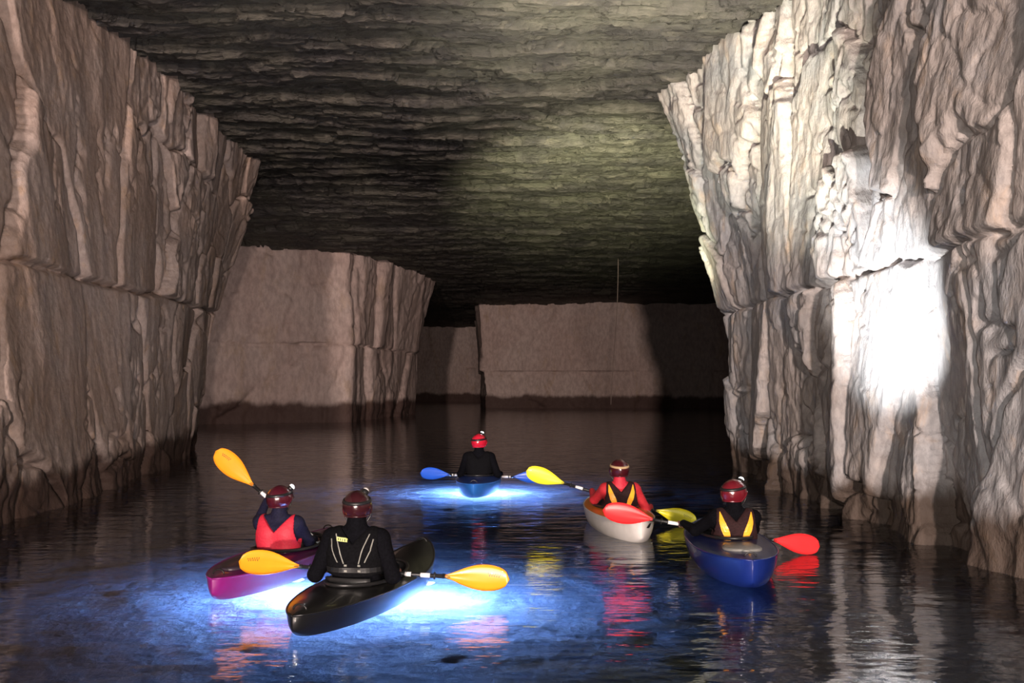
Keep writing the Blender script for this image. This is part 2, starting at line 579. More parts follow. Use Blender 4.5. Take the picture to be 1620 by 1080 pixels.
def water_mat():
    m = bpy.data.materials.new('mine_water')
    n, l = nodes_of(m)
    b = n['Principled BSDF']
    b.inputs['Base Color'].default_value = (0.60, 0.76, 0.95, 1)
    b.inputs['Roughness'].default_value = 0.03
    b.inputs['IOR'].default_value = 1.333
    b.inputs['Transmission Weight'].default_value = 1.0
    tc = n.new('ShaderNodeTexCoord')
    mp = n.new('ShaderNodeMapping')
    mp.inputs['Scale'].default_value = (0.8, 1.7, 1)
    l.new(tc.outputs['Object'], mp.inputs['Vector'])
    n1 = n.new('ShaderNodeTexNoise')
    n1.inputs['Scale'].default_value = 2.2
    n1.inputs['Detail'].default_value = 2
    n2 = n.new('ShaderNodeTexNoise')
    n2.inputs['Scale'].default_value = 9.0
    n2.inputs['Detail'].default_value = 2
    l.new(mp.outputs[0], n1.inputs['Vector'])
    l.new(mp.outputs[0], n2.inputs['Vector'])
    mx = n.new('ShaderNodeMath')
    mx.operation = 'MULTIPLY_ADD'
    l.new(n2.outputs['Fac'], mx.inputs[0])
    mx.inputs[1].default_value = 0.2
    l.new(n1.outputs['Fac'], mx.inputs[2])
    bp = n.new('ShaderNodeBump')
    bp.inputs['Strength'].default_value = 1.0
    bp.inputs['Distance'].default_value = 0.014
    l.new(mx.outputs[0], bp.inputs['Height'])
    l.new(bp.outputs['Normal'], b.inputs['Normal'])
    return m


wv = [(-32, -6, 0), (34, -6, 0), (34, 104, 0), (-32, 104, 0)]
tag(link('water', mesh('water', wv, [(0, 1, 2, 3)], False), water_mat()), 'still dark blue water flooding the mine passage', 'water', None, 'stuff')

# ------------------------------------------------------------------ signed-distance bodies


class Field:
    """Distance field sampled on a grid; smooth-joined round cones and ellipsoids, turned into one closed surface."""

    def __init__(self, lo, hi, h):
        self.lo, self.h = np.array(lo, float), h
        self.n = np.ceil((np.array(hi) - self.lo) / h).astype(int) + 1
        self.F = np.full(self.n, 0.3, np.float32)
        self.raw = np.full(self.n, 0.3, np.float32)
        self.id = np.zeros(self.n, np.int8)
        self.ax = [self.lo[i] + h * np.arange(self.n[i]) for i in range(3)]

    def _box(self, lo, hi):
        s = []
        for i in range(3):
            a = int(np.clip(math.floor((lo[i] - self.lo[i]) / self.h), 0, self.n[i]))
            b = int(np.clip(math.ceil((hi[i] - self.lo[i]) / self.h) + 1, 0, self.n[i]))
            s.append(slice(a, b))
        return tuple(s)

    def _grid(self, s):
        return np.meshgrid(self.ax[0][s[0]], self.ax[1][s[1]], self.ax[2][s[2]], indexing='ij')

    def _join(self, s, d, k, mid):
        Fs = self.F[s]
        if k > 0:
            hh = np.maximum(k - np.abs(Fs - d), 0) / k
            self.F[s] = np.minimum(Fs, d) - hh * hh * k * 0.25
        else:
            self.F[s] = np.minimum(Fs, d)
        c = d < self.raw[s]
        self.raw[s] = np.where(c, d, self.raw[s])
        self.id[s] = np.where(c, mid, self.id[s])

    def cone(self, a, b, r1, r2=None, k=0.02, mid=0, flat=1.0):
        r2 = r1 if r2 is None else r2
        a, b = np.array(a, float), np.array(b, float)
        rm = max(r1, r2) + k + 2 * self.h + 0.02
        s = self._box(np.minimum(a, b) - rm, np.maximum(a, b) + rm)
        X, Y, Z = self._grid(s)
        if X.size == 0:
            return
        ba = b - a
        L = float(ba @ ba)
        t = ((X - a[0]) * ba[0] + (Y - a[1]) * ba[1] + (Z - a[2]) * ba[2]) / max(L, 1e-9)
        t = np.clip(t, 0, 1)
        d = np.sqrt((X - a[0] - t * ba[0]) ** 2 + ((Y - a[1] - t * ba[1]) / flat) ** 2 + (Z - a[2] - t * ba[2]) ** 2) - (r1 + (r2 - r1) * t)
        self._join(s, d, k, mid)

    def ell(self, c, r, k=0.02, mid=0, rot=None, cut=False):
        c, r = np.array(c, float), np.array(r, float)
        rm = max(r) + k + 2 * self.h + 0.02
        s = self._box(c - rm, c + rm)
        X, Y, Z = self._grid(s)
        if X.size == 0:
            return
        P = np.stack([X - c[0], Y - c[1], Z - c[2]], -1)
        if rot is not None:
            P = P @ np.array(rot)          # world to local: R^T p
        q = np.linalg.norm(P / r, axis=-1)
        q2 = np.linalg.norm(P / (r * r), axis=-1)
        d = q * (q - 1) / np.maximum(q2, 1e-6)
        if cut:
            self.F[s] = np.maximum(self.F[s], -d)
        else:
            self._join(s, d, k, mid)

    def keep(self, d):
        self.F = np.maximum(self.F, d.astype(np.float32))

    def surface(self):
        Fv = self.F
        n = np.array(Fv.shape)
        ins = Fv < 0
        cells = np.zeros(n - 1, np.int8)
        for dx in (0, 1):
            for dy in (0, 1):
                for dz in (0, 1):
                    cells += ins[dx:n[0] - 1 + dx, dy:n[1] - 1 + dy, dz:n[2] - 1 + dz]
        act = (cells > 0) & (cells < 8)
        ci = np.argwhere(act)
        vid = np.full(n - 1, -1, np.int64)
        vid[act] = np.arange(len(ci))
        acc = np.zeros((len(ci), 3))
        cnt = np.zeros(len(ci))
        cor = [(i & 1, (i >> 1) & 1, (i >> 2) & 1) for i in range(8)]
        val = [Fv[ci[:, 0] + c[0], ci[:, 1] + c[1], ci[:, 2] + c[2]] for c in cor]
        for i in range(8):
            for ax in range(3):
                if cor[i][ax] == 0:
                    j = i | (1 << ax)
                    a, b = val[i], val[j]
                    cr = (a < 0) != (b < 0)
                    t = np.where(cr, a / np.where(a - b == 0, 1e-9, a - b), 0)
                    p = np.tile(np.array(cor[i], float), (len(ci), 1))
                    p[:, ax] += t
                    acc += p * cr[:, None]
                    cnt += cr
        V = self.lo + (ci + acc / np.maximum(cnt, 1)[:, None]) * self.h
        quads = []
        for ax in range(3):
            b, c = (ax + 1) % 3, (ax + 2) % 3
            sl0 = [slice(None)] * 3
            sl1 = [slice(None)] * 3
            sl0[ax] = slice(0, -1)
            sl1[ax] = slice(1, None)
            A, B = ins[tuple(sl0)], ins[tuple(sl1)]
            e = np.argwhere(A != B)
            ok = (e[:, b] > 0) & (e[:, c] > 0) & (e[:, b] < n[b] - 1) & (e[:, c] < n[c] - 1)
            e = e[ok]
            inside_first = A[e[:, 0], e[:, 1], e[:, 2]]

            def cell(db, dc):
                q = e.copy()
                q[:, b] += db
                q[:, c] += dc
                return vid[q[:, 0], q[:, 1], q[:, 2]]
            q = np.stack([cell(-1, -1), cell(0, -1), cell(0, 0), cell(-1, 0)], -1)
            q[~inside_first] = q[~inside_first][:, ::-1]
            quads.append(q)
        Q = np.concatenate(quads)
        ids = self.id[ci[:, 0], ci[:, 1], ci[:, 2]]
        return V, Q, ids

    def back(self, x, z, off=0.0):
        """y of the surface met when coming from behind (-y) at (x, z)."""
        i = int(round((x - self.lo[0]) / self.h))
        k = int(round((z - self.lo[2]) / self.h))
        i = min(max(i, 0), self.n[0] - 1)
        k = min(max(k, 0), self.n[2] - 1)
        col = self.F[i, :, k]
        j = np.argmax(col < 0)
        if col[j] >= 0 or j == 0:
            return None
        t = col[j - 1] / (col[j - 1] - col[j])
        return self.ax[1][j - 1] + t * self.h - off


# ------------------------------------------------------------------ things: kayak, paddle, person
M_SKIN = mat('skin', (0.18, 0.08, 0.06), 0.6, var=0.06)
M_BLACK = mat('black_neoprene', (0.003, 0.003, 0.0045), 0.9, spec=0.06, var=0.3, bump=0.3, scale=60)
M_NAVY = mat('navy_sleeve', (0.008, 0.008, 0.026), 0.8, spec=0.2, var=0.3, bump=0.3, scale=60)
M_REDJ = mat('red_jacket', (0.40, 0.010, 0.02), 0.75, var=0.15, bump=0.3, scale=50)
M_REDV = mat('red_vest_cloth', (0.50, 0.015, 0.04), 0.65, var=0.12, bump=0.3, scale=50)
M_BLKV = mat('black_vest_cloth', (0.004, 0.004, 0.005), 0.9, spec=0.06, var=0.3, bump=0.4, scale=50)
M_MARV = mat('maroon_vest_cloth', (0.022, 0.008, 0.009), 0.8, spec=0.2, var=0.3, bump=0.4, scale=50)
M_STRIP = mat('yellow_reflective_tape', (1.0, 0.42, 0.03), 0.35, var=0.06, emit=0)
M_PIPE = mat('grey_piping', (0.20, 0.20, 0.18), 0.6)
M_LABEL = mat('yellow_green_label', (0.62, 0.66, 0.25), 0.5)
M_PBLK = mat('black_plastic', (0.012, 0.012, 0.013), 0.4)
M_WHITE = mat('white_tape', (0.85, 0.85, 0.88), 0.4, var=0.04)
M_ALU = mat('pale_shaft', (0.62, 0.60, 0.60), 0.35, var=0.05)
M_LENS = mat('headlamp_lens', (0.93, 0.95, 1.0), 0.3, emit=14.0, var=0.01)
M_PODL = mat('underwater_lens', (0.75, 0.88, 1.0), 0.3, emit=3.0, var=0.01)


def helmet_parts(root, centre, yaw, col, band=None, lamp_on=True, lamp_az=35, lamp_el=48, spot=None, pitch=0.0, big=1.0):
    """Paddling helmet with rim, ear pads, chin strap and headlamp; local frame: y forward."""
    mcol = mat('helmet_' + '_'.join('%04d' % int(c * 10000) for c in col), col, 0.22, var=0.08, coat=0.6, scale=12)
    rx, ry, rz = 0.118 * big, 0.138 * big, 0.128 * big
    V, Fc = [], []
    nu, nv = 40, 16

    def low(az):      # lower edge elevation: high over the face, low on the nape and ears
        c = math.cos(az)
        return math.radians(4 - 40 * smooth(0.45, -0.25, c))
    for shell in (1.0, 0.93):
        for j in range(nv + 1):
            for i in range(nu):
                az = 2 * PI * i / nu
                el0 = low(az)
                el = el0 + (PI / 2 - el0) * j / nv
                flare = 1.0 + 0.03 * (1 - j / nv) ** 6
                ridge = 1.0 + 0.018 * math.exp(-((math.sin(az) * math.cos(el)) / 0.22) ** 2)
                V.append((rx * shell * flare * ridge * math.cos(el) * math.sin(az), ry * shell * flare * ridge * math.cos(el) * math.cos(az), rz * shell * ridge * math.sin(el)))
    off = nu * (nv + 1)
    for j in range(nv):
        for i in range(nu):
            a, b = j * nu + i, j * nu + (i + 1) % nu
            # vents: slots on the upper sides
            vent = 6 <= j <= 9 and (i % 10) in (3, 4) and False
            if not vent:
                Fc.append((b, a, a + nu, b + nu))
            Fc.append((off + a, off + b, off + b + nu, off + a + nu))
    for i in range(nu):
        a, b = i, (i + 1) % nu
        Fc.append((a, b, off + b, off + a))
    hm = link('helmet', mesh('helmet', V, Fc), mcol, root, centre)
    hm.rotation_euler = (pitch, 0, -yaw)
    rimpts = []
    for i in range(nu):
        az = 2 * PI * i / nu
        el = low(az)
        rimpts.append((rx * 1.03 * math.cos(el) * math.sin(az), ry * 1.03 * math.cos(el) * math.cos(az), rz * math.sin(el)))
    link('helmet_rim', mesh('helmet_rim', *tube(rimpts, 0.007, 6, True)), mcol, hm)
    # lamp strap round the shell
    V, Fc = [], []
    for i in range(48):
        az = 2 * PI * i / 48
        for (e, s) in ((math.radians(17), 1.032), (math.radians(29), 1.032)):
            el = e + math.radians(9) * math.cos(az)
            V.append((rx * s * math.cos(el) * math.sin(az), ry * s * math.cos(el) * math.cos(az), rz * s * math.sin(el)))
    for i in range(48):
        a, b = 2 * i, 2 * ((i + 1) % 48)
        Fc.append((a, b, b + 1, a + 1))
    st = link('lamp_strap', mesh('lamp_strap', V, Fc), band or M_PBLK, hm)
    so = st.modifiers.new('thick', 'SOLIDIFY')
    so.thickness = 0.004
    # chin strap
    cp = [(rx * 0.96 * math.cos(t) , 0.035 - 0.02 * math.sin(t), -0.03 - 0.115 * math.sin(t)) for t in np.linspace(0, PI, 15)]
    link('chin_strap', mesh('chin_strap', *tube(cp, 0.006, 6)), M_PBLK, hm)
    # headlamp
    az, el = math.radians(lamp_az), math.radians(lamp_el)
    p = Vector((rx * math.cos(el) * math.sin(az), ry * math.cos(el) * math.cos(az), rz * math.sin(el))) * 1.05
    nrm = Vector((p.x / rx ** 2, p.y / ry ** 2, p.z / rz ** 2)).normalized()
    q = nrm.to_track_quat('Z', 'Y').to_matrix()
    prof = [(0.0, -0.01), (0.026, -0.01), (0.028, 0.0), (0.027, 0.022), (0.024, 0.024)]
    V, Fc = [], []
    for (r, h) in prof:
        for k in range(14):
            w = 2 * PI * k / 14
            V.append(p + q @ Vector((r * math.cos(w), r * math.sin(w), h)))
    for j in range(len(prof) - 1):
        for k in range(14):
            Fc.append((j * 14 + k, j * 14 + (k + 1) % 14, (j + 1) * 14 + (k + 1) % 14, (j + 1) * 14 + k))
    link('headlamp', mesh('headlamp', V, Fc), M_PBLK, hm)
    V, Fc = [], []
    for j in range(6):
        e = PI / 2 * j / 5
        for k in range(14):
            w = 2 * PI * k / 14
            V.append(p + q @ Vector((0.026 * math.cos(e) * math.cos(w), 0.026 * math.cos(e) * math.sin(w), 0.022 + 0.022 * math.sin(e))))
    for j in range(5):
        for k in range(14):
            Fc.append((j * 14 + k, j * 14 + (k + 1) % 14, (j + 1) * 14 + (k + 1) % 14, (j + 1) * 14 + k))
    link('headlamp_lens', mesh('headlamp_lens', V, Fc), M_LENS if lamp_on else M_ALU, hm)
    if spot:
        bpy.context.view_layer.update()
        wp = hm.matrix_world @ (p + nrm * 0.09)
        for (tgt, power, colr, ang, blend) in spot:
            lamp('headlamp_beam', 'SPOT', wp, power, colr, 0.02, tgt, ang, blend)
    return hm


def strip_on(field, outline_l, outline_r, off=0.004, n=10):
    """A tape laid on the back of the vest: outline given as two polylines in (x, z)."""
    V, Fc = [], []

    def samp(pl, t):
        pl = np.array(pl, float)
        s = np.linspace(0, 1, len(pl))
        return np.interp(t, s, pl[:, 0]), np.interp(t, s, pl[:, 1])
    rows = []
    for i in range(n + 1):
        t = i / n
        a, b = samp(outline_l, t), samp(outline_r, t)
        row = []
        for j in range(4):
            x = a[0] + (b[0] - a[0]) * j / 3
            z = a[1] + (b[1] - a[1]) * j / 3
            y = field.back(x, z)
            row.append((x, y, z))
        rows.append(row)
    ys = [p[1] for r in rows for p in r if p[1] is not None]
    fb = float(np.median(ys)) if ys else -0.15
    for r in rows:
        for (x, y, z) in r:
            V.append((x, (fb if y is None else y) - off, z))
    for i in range(n):
        for j in range(3):
            a = i * 4 + j
            Fc.append((a, a + 1, a + 5, a + 4))
    m = len(V)
    V += [(x, y + 0.006, z) for (x, y, z) in V]
    Fc += [tuple(q + m for q in f[::-1]) for f in Fc]
    ring = [i * 4 for i in range(n + 1)] + [n * 4 + j for j in range(1, 4)] + [i * 4 + 3 for i in range(n - 1, -1, -1)] + [2, 1]
    for i in range(len(ring)):
        a, b = ring[i], ring[(i + 1) % len(ring)]
        Fc.append((a, a + m, b + m, b))
    return mesh('tape', V, Fc, False)


def make_person(loc, rz, label, group, cloth, vest_mat, hand_targets, shaft_dir, head_yaw=0.0, helmet_col=(0.25, 0.01, 0.02), spot=None, lamp_on=True,
                lamp_az=35, lamp_el=48, scale=1.0, style=None, collar=None, band=None, gloves=None, head_pitch=0.0, lean=0.0, big=1.0):
    """hand_targets: world grip points (left, right); shaft_dir: world direction of the paddle shaft."""
    root = empty('person', loc, rz)
    root.scale = (scale,) * 3
    tag(root, label, 'person', group)
    Minv = (Matrix.Translation(loc) @ Matrix.Rotation(rz, 4, 'Z') @ Matrix.Scale(scale, 4)).inverted()
    G = [Minv @ Vector(h) for h in hand_targets]
    A = (Minv.to_3x3() @ Vector(shaft_dir)).normalized()
    fld = Field((-0.62, -0.26, -0.06), (0.62, 1.10, 0.98), 0.0095)
    W, SK, CL = 0, 1, 2      # cloth, skin, collar
    ly = lean
    # trunk
    for s in (-1, 1):
        fld.ell((s * 0.085, 0.0, 0.13), (0.125, 0.135, 0.12), 0.06, W)
        fld.cone((s * 0.06, 0.0 + ly * 0.2, 0.20), (s * 0.075, -0.005 + ly * 0.7, 0.44), 0.108, 0.115, 0.06, W, 0.95)
        fld.cone((s * 0.08, 0.0 + ly * 0.8, 0.46), (s * 0.165, 0.0 + ly * 0.9, 0.525), 0.105, 0.066, 0.06, W)
        fld.cone((s * 0.04, 0.0 + ly, 0.585), (s * 0.16, 0.0 + ly, 0.54), 0.048, 0.05, 0.05, W)
    # legs stretched forward inside the boat
    for s in (-1, 1):
        fld.cone((s * 0.095, 0.03, 0.11), (s * 0.15, 0.44, 0.145), 0.088, 0.062, 0.04, W)
        fld.cone((s * 0.15, 0.44, 0.145), (s * 0.11, 0.80, 0.07), 0.060, 0.04, 0.02, W)
        fld.cone((s * 0.11, 0.80, 0.06), (s * 0.13, 0.86, 0.16), 0.042, 0.032, 0.02, W)
    # neck and head
    hy = 0.02 + ly * 1.1
    fld.cone((0, hy - 0.01, 0.57), (0, hy, 0.66), 0.062, 0.056, 0.03, SK)
    if collar is not None:
        fld.cone((0, hy - 0.012, 0.575), (0, hy - 0.008, 0.645), 0.083, 0.071, 0.025, CL)
    R = Matrix.Rotation(-head_yaw, 3, 'Z')
    hc = Vector((0, hy + 0.01, 0.745))

    def H(x, y, z):
        p = hc + R @ Vector((x, y, z))
        return (p.x, p.y, p.z)
    Rn = np.array(R)
    fld.ell(H(0, 0.0, 0.015), (0.078, 0.098, 0.098), 0.02, SK, Rn)
    fld.ell(H(0, 0.035, -0.055), (0.058, 0.062, 0.066), 0.03, SK, Rn)
    fld.cone(H(0, 0.088, 0.0), H(0, 0.112, -0.03), 0.010, 0.015, 0.012, SK)
    fld.cone(H(-0.02, 0.088, -0.068), H(0.02, 0.088, -0.068), 0.010, 0.010, 0.006, SK)
    for s in (-1, 1):
        fld.ell(H(s * 0.08, 0.0, -0.01), (0.012, 0.022, 0.032), 0.008, SK, Rn)
        fld.cone(H(s * 0.015, 0.088, 0.014), H(s * 0.05, 0.08, 0.014), 0.011, 0.010, 0.01, SK)
        fld.ell(H(s * 0.033, 0.086, -0.003), (0.013, 0.008, 0.008), 0.0, SK, Rn)
    # arms by two-bone reach, hands closed round the shaft
    for s, g in ((-1, G[0]), (1, G[1])):
        sh = Vector((s * 0.185, 0.0 + ly * 0.9, 0.525))
        toB = (sh - g)
        p = (toB - A * toB.dot(A)).normalized()
        wr = g + p * 0.075 + Vector((0, 0, 0.0))
        v = wr - sh
        L1, L2 = 0.285, 0.255
        D = min(v.length, L1 + L2 - 0.005)
        if v.length > D:
            wr = sh + v.normalized() * D
        a = (L1 * L1 - L2 * L2 + D * D) / (2 * D)
        hgt = math.sqrt(max(L1 * L1 - a * a, 0.0))
        dirv = v.normalized()
        pole = Vector((s * 0.36, -0.25, -0.9))
        pole = (pole - dirv * pole.dot(dirv)).normalized()
        el = sh + dirv * a + pole * hgt
        fld.cone(sh, el, 0.068, 0.052, 0.05, W)
        fld.cone(el, sh.lerp(wr, 1.0), 0.053, 0.036, 0.03, W)
        hid = CL if gloves else SK
        q = A.cross(p).normalized()
        if q.z < 0:
            q = -q                                  # knuckles go over the top of the shaft
        # palm
        for o in (-0.03, -0.01, 0.01, 0.03):
            fld.cone(wr * 1.0, g + A * o + p * 0.03 + q * 0.006, 0.024, 0.015, 0.012, hid)
        # fingers of unequal reach, curled round the shaft
        for o, ln in ((-0.032, 0.92), (-0.011, 1.05), (0.011, 1.0), (0.032, 0.8)):
            pts = []
            for t in np.linspace(0, 1, 5):
                ang = math.radians(10 + 235 * t * ln)
                rr = 0.028
                pts.append(g + A * (o * s) + (p * math.cos(ang) + q * math.sin(ang)) * rr)
            for i in range(4):
                fld.cone(pts[i], pts[i + 1], 0.0098 - 0.0006 * i, 0.0092 - 0.0006 * i, 0.004, hid)
        # thumb from the side of the palm, closing the other way
        b0 = g - A * (s * 0.040) + p * 0.04
        b1 = g - A * (s * 0.040) + p * 0.012 - q * 0.028
        b2 = g - A * (s * 0.030) - p * 0.016 - q * 0.024
        fld.cone(b0, b1, 0.012, 0.010, 0.006, hid)
        fld.cone(b1, b2, 0.010, 0.009, 0.004, hid)
    V, Q, ids = fld.surface()
    me = mesh_np('body', V, Q)
    body = link('body', me, [cloth, M_SKIN, collar or M_BLACK], root)
    fid = ids[Q[:, 0]].astype(np.int32)
    if len(me.polygons) == len(fid):
        me.polygons.foreach_set('material_index', fid)
    # eyes
    for s in (-1, 1):
        c = Vector(H(s * 0.033, 0.0935, -0.003))
        sv, sf = [], []
        for j in range(5):
            e = PI * j / 4 - PI / 2
            for k in range(8):
                w = 2 * PI * k / 8
                sv.append(c + Vector((math.cos(e) * math.cos(w), math.cos(e) * math.sin(w), math.sin(e))) * 0.006)
        for j in range(4):
            for k in range(8):
                sf.append((j * 8 + k, j * 8 + (k + 1) % 8, (j + 1) * 8 + (k + 1) % 8, (j + 1) * 8 + k))
        link('eye', mesh('eye', sv, sf), M_PBLK, body)
    # life vest: the trunk thickened, cut at neck, arms and waist
    vf = Field((-0.30, -0.24, 0.20), (0.30, 0.26, 0.66), 0.0085)
    for s in (-1, 1):
        vf.cone((s * 0.06, 0.0 + ly * 0.2, 0.20), (s * 0.078, -0.005 + ly * 0.7, 0.44), 0.142, 0.15, 0.05, 0, 0.97)
        vf.cone((s * 0.08, 0.0 + ly * 0.8, 0.44), (s * 0.125, 0.0 + ly * 0.9, 0.525), 0.14, 0.095, 0.05, 0)
    X, Y, Z = vf._grid((slice(None),) * 3)
    low_z = 0.265 + 0.5 * X * X
    vf.keep(low_z - Z)                                                     # hem
    vf.keep(0.08 - np.sqrt((X) ** 2 + (Y - hy) ** 2) - 0.0 * Z + np.where(Z < 0.45, -1, 0))   # neck hole
    vneck = (np.abs(X) * 1.1 + (0.50 if style != 'vneck' else 0.452) - Z) * -0.7
    vf.keep(np.where(Y < 0.5, vneck, -1))
    for s in (-1, 1):
        arm = 0.098 - np.sqrt((Z - 0.47) ** 2 * 0.55 + (Y - ly) ** 2 + np.maximum(0, 0.185 - s * X) ** 2 * 9)
        vf.keep(arm)
    V, Q, ids = vf.surface()
    vest = link('life_vest', mesh_np('life_vest', V, Q), vest_mat, root)
    if style == 'strips':
        for s in (-1, 1):
            lo_ = [(s * 0.150, 0.590), (s * 0.160, 0.50), (s * 0.142, 0.42), (s * 0.095, 0.325)]
            hi_ = [(s * 0.144, 0.590), (s * 0.106, 0.50), (s * 0.068, 0.42), (s * 0.050, 0.325)]
            o = link('reflective_tape', strip_on(vf, lo_, hi_), M_STRIP, vest)
            o['label'] = 'yellow reflective tape'
    if style == 'piping':
        for s in (-1, 1):
            for (p0, p1, p2) in (((0.125, 0.575), (0.085, 0.47), (0.055, 0.365)), ((0.155, 0.54), (0.14, 0.46), (0.10, 0.375))):
                pl = [(s * p0[0], p0[1]), (s * p1[0], p1[1]), (s * p2[0], p2[1])]
                link('piping', strip_on(vf, [(x - 0.004, z) for x, z in pl], [(x + 0.004, z) for x, z in pl], 0.003), M_PIPE, vest)
        # haul loop label behind the neck
        lab = strip_on(vf, [(-0.115, 0.555), (-0.035, 0.545)], [(-0.112, 0.528), (-0.032, 0.518)], 0.006, 6)
        o = link('collar_label', lab, M_LABEL, vest)
        o['label'] = 'yellow-green collar label'
        for k, x in enumerate((-0.102, -0.086, -0.070, -0.054)):
            link('label_letter', strip_on(vf, [(x, 0.546 - k * 0.002), (x + 0.004, 0.546 - k * 0.002)], [(x + 0.002, 0.53 - k * 0.002), (x + 0.007, 0.53 - k * 0.002)], 0.0085, 2), M_PBLK, vest)
        link('belt', strip_on(vf, [(-0.20, 0.335), (0.20, 0.335)], [(-0.20, 0.30), (0.20, 0.30)], 0.004, 18), M_PBLK, vest)
        for s in (-1, 1):
            for zz in (0.36, 0.32):
                link('buckle', strip_on(vf, [(s * 0.05, zz), (s * 0.05 + 0.02, zz)], [(s * 0.05, zz - 0.014), (s * 0.05 + 0.02, zz - 0.014)], 0.009, 2), M_PIPE, vest)
    helmet_parts(root, (hc.x, hc.y - 0.004, hc.z + 0.016), head_yaw, helmet_col, band, lamp_on, lamp_az, lamp_el, spot, head_pitch, big)
    return root


def make_kayak(loc, rz, L, Wd, label, hull_col, deck_col, sheer=0.16, bow_rise=0.10, stern_rise=0.02, seat_y=-0.08, hatch=None, handle=True, hull_lamp=None, crown=0.05, cock=(0.52, 0.235), full=2.2, mark=False, trim=None):
    root = empty('kayak', loc, rz)
    tag(root, label, 'kayak', 'kayaks on the water')
    mh = mat('hull_' + '_'.join('%04d' % int(c * 10000) for c in hull_col), hull_col, 0.3, var=0.10, coat=0.3, scale=6)
    md = mat('deck_' + '_'.join('%04d' % int(c * 10000) for c in deck_col), deck_col, 0.3, var=0.10, coat=0.3, scale=6)
    n, m = 56, 12

    def half(s):
        return Wd / 2 * max(1 - abs(s) ** full, 0.0) ** 0.72 + 0.004

    def zs(s):
        return sheer + (bow_rise if s > 0 else stern_rise) * abs(s) ** 3.2

    def zk(s):
        return -0.10 + (0.13 + (0.06 if s > 0 else 0.03)) * abs(s) ** 5

    # hull
    V, Fc = [], []
    for i in range(n + 1):
        s = -1 + 2 * i / n
        y = s * L / 2
        w, a, b = half(s), zk(s), zs(s)
        for j in range(2 * m + 1):
            t = -1 + j / m
            ang = abs(t) * PI / 2
            x = math.copysign(w * math.sin(ang) ** 0.62, t) if t else 0
            z = a + (b - a) * (1 - math.cos(ang)) ** 0.9
            V.append((x, y, z))
    c = 2 * m + 1
    for i in range(n):
        for j in range(2 * m):
            Fc.append((i * c + j, i * c + j + 1, (i + 1) * c + j + 1, (i + 1) * c + j))
    Fc.append(tuple(range(c))[::-1])
    Fc.append(tuple(n * c + j for j in range(c)))
    hull = link('hull', mesh('hull', V, Fc), mh, root)
    # deck with an oval cockpit opening
    cy, (cl, cw) = seat_y + 0.20, cock
    cw = min(cw, half(cy / (L / 2)) - 0.035)

    def zd(x, y):
        s = max(-1, min(1, y / (L / 2)))
        w = half(s)
        q = min(1, abs(x) / w)
        return zs(s) + (crown * (1 - abs(s) ** 2) + 0.008) * (1 - q * q)
    V, Fc = [], []
    K = 72
    rings = 9
    for r in range(rings + 1):
        t = r / rings
        for k in range(K):
            w = 2 * PI * k / K
            ex, ey = cw * math.sin(w), cy + cl * math.cos(w)
            # matching point on the sheer line
            oy = cy + (L / 2 - cy if math.cos(w) > 0 else L / 2 + cy) * (abs(math.cos(w)) ** 0.8) * (1 if math.cos(w) > 0 else -1)
            oy = max(-L / 2, min(L / 2, oy))
            ox = math.copysign(half(oy / (L / 2)), math.sin(w)) if abs(math.sin(w)) > 1e-6 else 0.0
            x, y = ex + (ox - ex) * t, ey + (oy - ey) * t
            V.append((x, y, zd(x, y) + 0.001))
    for r in range(rings):
        for k in range(K):
            a, b = r * K + k, r * K + (k + 1) % K
            Fc.append((a, a + K, b + K, b))
    deck = link('deck', mesh('deck', V, Fc), md, root)
    # rolled seam where deck meets hull
    for sgn in (-1, 1):
        pts = [(sgn * half(-1 + 2 * i / 40), (-1 + 2 * i / 40) * L / 2, zs(-1 + 2 * i / 40)) for i in range(41)]
        link('gunwale', mesh('gunwale', *tube(pts, 0.008, 6)), trim or mh, root)
    # cockpit rim
    pts = []
    for k in range(48):
        w = 2 * PI * k / 48
        x, y = cw * math.sin(w), cy + cl * math.cos(w)
        pts.append((x, y, zd(x, y) + 0.018))
    link('cockpit_rim', mesh('cockpit_rim', *tube(pts, 0.014, 8, True)), M_PBLK, root)
    # floor pan and seat
    V = [(0, cy, -0.02)]
    Fc = []
    for k in range(32):
        w = 2 * PI * k / 32
        V.append((cw * 0.98 * math.sin(w), cy + cl * 1.0 * math.cos(w), 0.012))
    for k in range(32):
        w = 2 * PI * k / 32
        x, y = cw * 1.0 * math.sin(w), cy + cl * 1.02 * math.cos(w)
        V.append((x, y, zd(x, y) - 0.002))
    for k in range(32):
        k2 = (k + 1) % 32
        Fc.append((0, 1 + k2, 1 + k))
        Fc.append((1 + k, 1 + k2, 33 + k2, 33 + k))
    link('cockpit_tub', mesh('cockpit_tub', V, Fc), M_PBLK, root)
    V, Fc = [], []
    for i in range(9):
        t = i / 8
        for j in range(9):
            x = (j / 8 - 0.5) * 0.34
            if t < 0.6:
                y, z = seat_y + 0.16 - 0.30 * t / 0.6, 0.035 + 0.03 * (x / 0.17) ** 2
            else:
                q = (t - 0.6) / 0.4
                y, z = seat_y - 0.15 - 0.05 * q + 0.03 * (x / 0.17) ** 2, 0.035 + 0.20 * q + 0.02 * (1 - q) * (x / 0.17) ** 2
            V.append((x, y, z))
    for i in range(8):
        for j in range(8):
            a = i * 9 + j
            Fc.append((a, a + 1, a + 10, a + 9))
    st = link('seat', mesh('seat', V, Fc), M_PBLK, root)
    st.modifiers.new('thick', 'SOLIDIFY').thickness = 0.02
